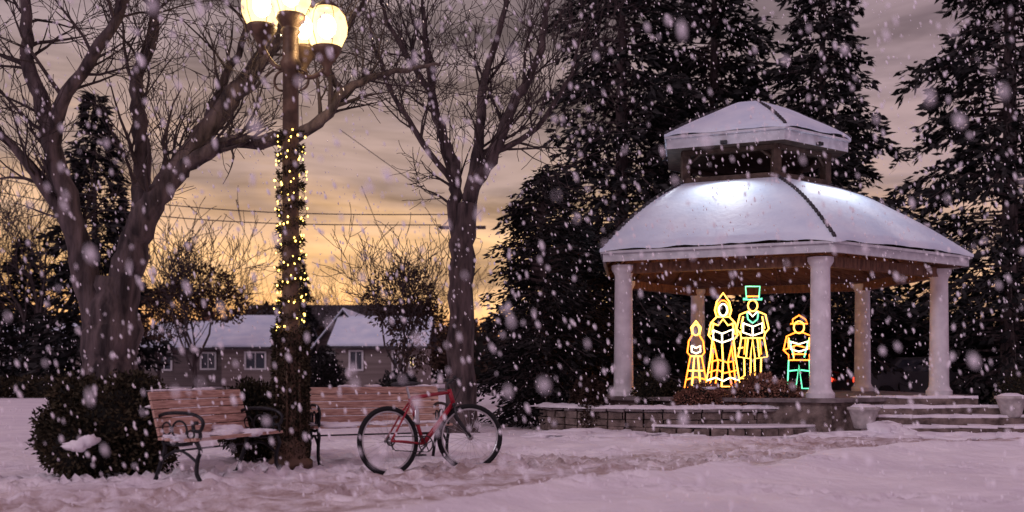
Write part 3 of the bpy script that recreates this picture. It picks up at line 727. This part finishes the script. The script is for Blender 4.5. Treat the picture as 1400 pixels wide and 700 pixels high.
# ------------------------------------------------------------ bicycle
bk=empty('bicycle',(-1.27,10.32,0.0),math.radians(38)); bk.rotation_euler=(math.radians(-4),0,math.radians(38))
WR=.34
def wheel(parent,loc,rz):
    e=bpy.data.objects.new('wheel',None); e.location=loc; e.rotation_euler=(0,0,rz); scene.collection.objects.link(e); e.parent=parent
    A=np.linspace(0,2*math.pi,49)[:-1]
    mb=MB(); mb.tube([(WR*math.cos(q),0,WR*math.sin(q)) for q in A],.026,10,closed=True); mb.obj('tyre',RUBBER,e,smooth=True)
    mb=MB(); mb.tube([((WR-.032)*math.cos(q),0,(WR-.032)*math.sin(q)) for q in A],.012,8,closed=True)
    for k in range(28):
        q=2*math.pi*k/28; s_=1 if k%2 else -1; q2=q+.5*s_*(1 if k%4<2 else -1)
        mb.tube([(.022*math.cos(q2),s_*.03,.022*math.sin(q2)),((WR-.035)*math.cos(q),0,(WR-.035)*math.sin(q))],.0016,3)
    mb.tube([(0,-.055,0),(0,.055,0)],.02,10); mb.tube([(0,-.035,0),(0,-.028,0)],.035,12)
    mb.obj('rim_and_spokes',STEEL,e,smooth=True)
wheel(bk,(0,0,WR),0)
fr=MB(); B_=(.43,0,.29); S_=(.28,0,.78); H1=(.80,0,.84); H2=(.835,0,.72)
fr.tube([B_,S_],.021,10); fr.tube([S_,H1],.021,10); fr.tube([B_,H2],.026,10); fr.tube([(.79,0,.87),(.84,0,.70)],.026,10)
for s_ in(-1,1):
    fr.tube([(0,s_*.062,.34),(.15,s_*.055,.33),(.43,s_*.03,.29)],.012,8); fr.tube([(0,s_*.062,.34),(.2,s_*.045,.63),(.29,s_*.02,.745)],.011,8)
fr.obj('frame',RED,bk,smooth=True)
ot=MB(); ot.tube([S_,(.25,0,.90)],.014,8); ot.obj('seat_post',STEEL,bk)
ot=MB()
ot.blob((.17,0,.93),(.11,.075,.03),amp=0,nu=16); ot.blob((.29,0,.935),(.13,.03,.025),amp=0,nu=16); ot.obj('saddle',BLACKP,bk,smooth=True)
ot=MB()
A=np.linspace(0,2*math.pi,25)[:-1]
ot.tube([(.43+.085*math.cos(q),-.05,.29+.085*math.sin(q)) for q in A],.007,6,closed=True)
ot.tube([(.045*math.cos(q),-.05,.34+.045*math.sin(q)) for q in A],.008,6,closed=True)
ot.tube([(.43,-.05,.375),(0,-.05,.385)],.005,4); ot.tube([(.43,-.05,.205),(.05,-.05,.24),(.0,-.05,.295)],.005,4)
for k in range(4):
    q=k*1.57+.4; ot.tube([(.43,-.05,.29),(.43+.08*math.cos(q),-.05,.29+.08*math.sin(q))],.006,5)
ot.tube([(.43,-.07,.29),(.30,-.09,.18)],.011,6); ot.tube([(.43,.07,.29),(.56,.09,.40)],.011,6)
ot.box((.30,-.14,.18),(.09,.09,.022)); ot.box((.56,.14,.40),(.09,.09,.022))
ot.tube([(.36,.05,.28),(.28,.20,.01)],.009,6)
ot.tube([(.0,-.06,.33),(.02,-.06,.25)],.008,5)
ot.obj('drivetrain_and_kickstand',BLACKP,bk)
ot=MB(); ot.lathe([(.034,0),(.036,.02),(.036,.14),(.028,.16),(.018,.18),(.018,.2)],(.355,0,.5),12); ot.obj('water_bottle',STEEL,bk,smooth=True)
sa=bpy.data.objects.new('front_fork_assembly',None); scene.collection.objects.link(sa); sa.parent=bk; sa.location=(.835,0,0)
sa.rotation_euler=(0,0,math.radians(-24))
fk=MB()
for s_ in(-1,1): fk.tube([(.0,s_*.055,.69),(.03,s_*.055,.56),(.17,s_*.055,.34)],.015,8)
fk.tube([(.0,-.06,.70),(.0,.06,.70)],.02,8)
fk.obj('fork',BLACKP,sa,smooth=True)
wheel(sa,(.17,0,WR),0)
hb=MB(); hb.tube([(-.04,0,.86),(-.055,0,.93),(.03,0,.98)],.016,8)
hb.tube([(-.03,-.31,.985),(.0,-.2,.98),(.03,-.06,.98),(.03,.06,.98),(.0,.2,.98),(-.03,.31,.985)],.013,8)
for s_ in(-1,1):
    hb.tube([(-.03,s_*.32,.985),(-.012,s_*.21,.982)],.019,8); hb.tube([(.01,s_*.19,.98),(.05,s_*.2,.965),(.035,s_*.28,.94)],.008,5)
    hb.tube([(.02,s_*.12,.98),(.10,s_*.06,.99),(.08,s_*.01,.86),(.02,0,.74)],.004,4)
hb.obj('handlebar',BLACKP,sa,smooth=True)

# ------------------------------------------------------------ carol singer light figures
def circ(x,z,rx,rz_,n_=18,a0=0,a1=6.283): return [(x+rx*math.cos(a0+(a1-a0)*k/n_),z+rz_*math.sin(a0+(a1-a0)*k/n_)) for k in range(n_+1)]
def figure(name,x,y,z,s,parts,ry=0):
    e=empty(name,(x,y,z),ry); mb=MB()
    for (mi,P) in parts: mb.tube([(a_*s,U(-.004,.004),b_*s) for a_,b_ in P],.0155,6,mi)
    mb.obj('rope_lights',[ROPE_Y,ROPE_O,ROPE_W,ROPE_G],e,smooth=True)
    fm=MB(); fm.tube([(-.2*s,.03,-(z-.6)),(-.2*s,.03,.9*s)],.008,5); fm.tube([(.2*s,.03,-(z-.6)),(.2*s,.03,.9*s)],.008,5); fm.tube([(-.2*s,.03,.05),(.2*s,.03,.05)],.008,5)
    fm.obj('support_frame',IRON,e)
woman=[(0,[(-.13,1.42),(-.17,1.55),(-.13,1.72),(0,1.9),(.13,1.72),(.17,1.55),(.13,1.42)]),(2,circ(0,1.56,.085,.12)),(1,circ(0,1.58,.12,.17)),
 (0,[(-.13,1.42),(-.25,1.3),(-.3,1.05),(-.22,.95),(-.26,.6),(-.36,.02),(.36,.02),(.26,.6),(.22,.95),(.3,1.05),(.25,1.3),(.13,1.42),(-.13,1.42)]),
 (0,[(-.19,1.3),(-.24,1.08)]),(0,[(.19,1.3),(.24,1.08)]),(1,[(-.3,.5),(-.1,.56),(.1,.5),(.28,.56)]),
 (2,[(-.2,1.15),(-.02,1.08),(.2,1.17),(.2,.98),(-.02,.9),(-.2,.97),(-.2,1.15)]),(2,[(-.02,1.08),(-.02,.9)]),
 (1,[(-.2,.92),(-.1,.5),(-.16,.02)]),(0,[(-.02,.88),(.0,.5),(-.03,.02)]),(1,[(.2,.92),(.1,.5),(.18,.02)]),(1,[(-.2,.8),(-.26,.02)]),(1,[(.18,.8),(.27,.02)]),
 (2,[(-.34,.14),(-.15,.2),(0,.13),(.15,.2),(.34,.14)]),(1,[(-.3,.3),(-.12,.36),(.03,.29),(.3,.35)]),(0,[(-.25,1.3),(-.1,1.25),(.0,1.38),(.1,1.25),(.25,1.3)]),(1,[(-.3,1.05),(-.2,1.1)]),(1,[(.3,1.05),(.2,1.1)])]
man=[(3,[(-.2,1.72),(.2,1.72)]),(3,[(-.2,1.745),(-.13,1.745),(-.15,2.0),(.15,2.0),(.13,1.745),(.2,1.745)]),(1,[(-.13,1.79),(.13,1.79)]),(0,circ(0,1.59,.1,.12)),
 (2,[(-.1,1.47),(0,1.36),(.1,1.47)]),(0,[(-.1,1.47),(-.27,1.4),(-.34,1.1),(-.26,1.0),(-.24,.9),(-.31,.5),(-.05,.46),(0,.9),(.05,.46),(.31,.5),(.24,.9),(.26,1.0),(.34,1.1),(.27,1.4),(.1,1.47)]),
 (0,[(-.2,1.36),(-.25,1.1)]),(0,[(.2,1.36),(.25,1.1)]),(0,[(-.24,.9),(.24,.9)]),(0,[(-.1,.88),(-.14,.5)]),(0,[(.1,.88),(.14,.5)]),
 (2,[(-.2,1.22),(0,1.14),(.2,1.22),(.2,1.02),(0,.95),(-.2,1.02),(-.2,1.22)]),(2,[(0,1.14),(0,.95)]),(0,[(-.26,1.0),(-.2,1.12)]),(0,[(.26,1.0),(.2,1.12)]),
 (3,[(-.12,1.44),(-.1,1.3),(0,1.22)]),(3,[(.12,1.44),(.1,1.3),(0,1.22)]),(0,[(-.18,.48),(-.17,.1),(-.27,.04),(-.05,.04),(-.04,.46)]),(0,[(.18,.48),(.17,.1),(.27,.04),(.05,.04),(.04,.46)]),(1,[(-.15,.9),(-.18,.55)]),(1,[(.15,.9),(.18,.55)]),(0,[(-.31,.68),(-.2,.7)])]
boy=[(0,circ(0,1.26,.1,.12)),(1,[(-.12,1.33),(-.12,1.42),(0,1.5),(.12,1.42),(.17,1.33),(-.17,1.33)]),(1,[(-.08,1.15),(-.24,1.08),(-.3,.8),(-.2,.7),(-.2,.6),(.2,.6),(.2,.7),(.3,.8),(.24,1.08),(.08,1.15),(-.08,1.15)]),
 (1,[(-.3,.8),(-.05,.9),(.3,.8)]),(0,[(-.2,1.05),(-.2,.86)]),(0,[(.2,1.05),(.2,.86)]),(1,[(-.14,.72),(.14,.72)]),(3,[(-.2,.6),(-.22,.1),(-.3,.03),(-.06,.03),(0,.5),(.06,.03),(.3,.03),(.22,.1),(.2,.6)]),(3,[(-.18,1.0),(-.1,.65)]),(3,[(.18,1.0),(.1,.65)]),(2,[(-.16,.97),(0,.92),(.16,.97),(.16,.82),(0,.77),(-.16,.82),(-.16,.97)]),(3,[(-.2,.38),(-.03,.4)]),(3,[(.2,.38),(.03,.4)]),(1,[(-.1,.6),(-.1,.9)])]
girl=[(0,circ(0,1.3,.1,.12)),(0,[(-.1,1.2),(-.14,1.35),(0,1.5),(.14,1.35),(.1,1.2)]),(1,[(-.1,1.18),(-.2,1.05),(-.24,.8),(-.16,.72),(-.32,.03),(.32,.03),(.16,.72),(.24,.8),(.2,1.05),(.1,1.18)]),(0,[(-.16,.72),(.16,.72)]),(2,[(-.12,.95),(0,.9),(.12,.95),(.12,.82),(0,.78),(-.12,.82),(-.12,.95)]),(0,[(-.05,.7),(-.12,.05)]),(0,[(.05,.7),(.12,.05)]),(1,[(-.28,.2),(0,.26),(.28,.2)]),(0,[(-.2,.4),(.2,.4)])]
figure('light_figure_woman',4.24,20.0,.72,1.0,woman,.1)
figure('light_figure_man',4.98,20.6,.86,.97,man,-.05)
figure('light_figure_child',3.66,19.8,.70,.90,girl,.5)
figure('light_figure_boy',5.65,19.6,.68,.98,boy,-.3)
fl=empty('floor_flood_lamp',(3.9,18.9,.60))
FLG=mat('flood_lens',(1,.7,.3),emit=(1,.42,.08),estr=10,samp=False)
mb=MB(); mb.box((0,0,.06),(.22,.12,.10)); mb.tube([(-.08,0,0),(-.08,0,.06)],.01,6); mb.obj('housing',IRON,fl,bevel=.01)
mb=MB(); mb.box((0,.066,.07),(.18,.01,.07)); mb.obj('lens',FLG,fl)
point('flood_lamp_light',(0,.16,.16),18,(1,.40,.11),.08,fl)

# ------------------------------------------------------------ parked car behind gazebo
TAIL=mat('tail_light',(.5,.02,.02),emit=(1,.05,.02),estr=4,samp=False); CARP=mat('car_paint',(.05,.05,.06),(.07,.07,.08),scale=2,rough=.3,spec=.6)
ce=empty('parked_car',(11.4,29.0,0),math.radians(20))
prof=[(-2.1,.35),(-2.15,.75),(-1.95,.95),(-1.3,1.0),(-.8,1.4),(.5,1.45),(1.1,1.02),(1.9,.9),(2.1,.7),(2.1,.35)]
mb=MB(); n_=len(prof); vs=[(a_,-.82,b_) for a_,b_ in prof]+[(a_,.82,b_) for a_,b_ in prof]
mb.add(vs,[(i,(i+1)%n_,n_+(i+1)%n_,n_+i) for i in range(n_)]+[tuple(range(n_-1,-1,-1)),tuple(range(n_,2*n_))]); mb.obj('body',CARP,ce,bevel=.06)
mb=MB(); mb.add([(-1.15,-.83,1.02),(.95,-.83,1.02),(.45,-.83,1.38),(-.75,-.83,1.36)],[(0,1,2,3)]); mb.obj('side_windows',GLASS,ce)
mb=MB()
for a_ in(-1.35,1.35):
    for b_ in(-.8,.8): mb.tube([(a_,b_-.09,.32),(a_,b_+.09,.32)],.32,20)
mb.obj('wheels',RUBBER,ce)
mb=MB(); mb.box((-2.1,-.62,.8),(.12,.3,.14)); mb.box((-2.1,.62,.8),(.12,.3,.14)); mb.obj('tail_lights',TAIL,ce)

# ------------------------------------------------------------ falling snow
n1,n2=13000,6500
C=np.concatenate([np.stack([rng.uniform(-9,12,n1),rng.uniform(3.5,18,n1),rng.uniform(.05,8.5,n1)],1),
                  np.stack([rng.uniform(-5,6,n2),rng.uniform(1.7,8,n2),rng.uniform(.1,4.5,n2)],1)])
n_=n1+n2
ax_=np.stack([rng.normal(.28,.13,n_),rng.normal(0,.1,n_),np.full(n_,-1.0)],1); ax_/=np.linalg.norm(ax_,axis=1,keepdims=True)
u=np.cross(ax_,[0,1,0]); u/=np.linalg.norm(u,axis=1,keepdims=True); v=np.cross(ax_,u)
k_=rng.uniform(.75,1.45,n_)**1.3
hl=(rng.uniform(.008,.018,n_)*k_)[:,None]; r_=(rng.uniform(.0034,.0060,n_)*k_)[:,None]
V=[C+ax_*hl]
for k in range(6):
    q=k*math.pi/3; V.append(C+(u*math.cos(q)+v*math.sin(q))*r_+ax_*hl*.35)
for k in range(6):
    q=k*math.pi/3; V.append(C+(u*math.cos(q)+v*math.sin(q))*r_-ax_*hl*.35)
V.append(C-ax_*hl); V=np.stack(V,1)
tri=[]
for k in range(6):
    l=(k+1)%6; tri+=[(0,1+k,1+l),(1+k,7+k,1+l),(1+l,7+k,7+l),(13,7+l,7+k)]
tri=np.array(tri); F=(tri[None]+14*np.arange(n_)[:,None,None]).reshape(-1,3)
me=bpy.data.meshes.new('falling_snow'); me.vertices.add(n_*14); me.vertices.foreach_set('co',V.ravel().astype(np.float32))
me.loops.add(F.size); me.loops.foreach_set('vertex_index',F.ravel().astype(np.int32))
me.polygons.add(len(F)); me.polygons.foreach_set('loop_start',np.arange(0,F.size,3,dtype=np.int32)); me.update(calc_edges=True)
me.polygons.foreach_set('use_smooth',[True]*len(F)); me.materials.append(FLAKE); link('falling_snow',me)

# ------------------------------------------------------------ camera
cd=bpy.data.cameras.new('camera'); cd.lens=35; cd.sensor_width=36; cd.shift_y=.1107; cd.clip_start=.1; cd.clip_end=3000
cd.dof.use_dof=True; cd.dof.focus_distance=14.5; cd.dof.aperture_fstop=1.2
co=bpy.data.objects.new('camera',cd); co.location=(0,0,1.085); co.rotation_euler=(math.pi/2,0,0)
scene.collection.objects.link(co); scene.camera=co
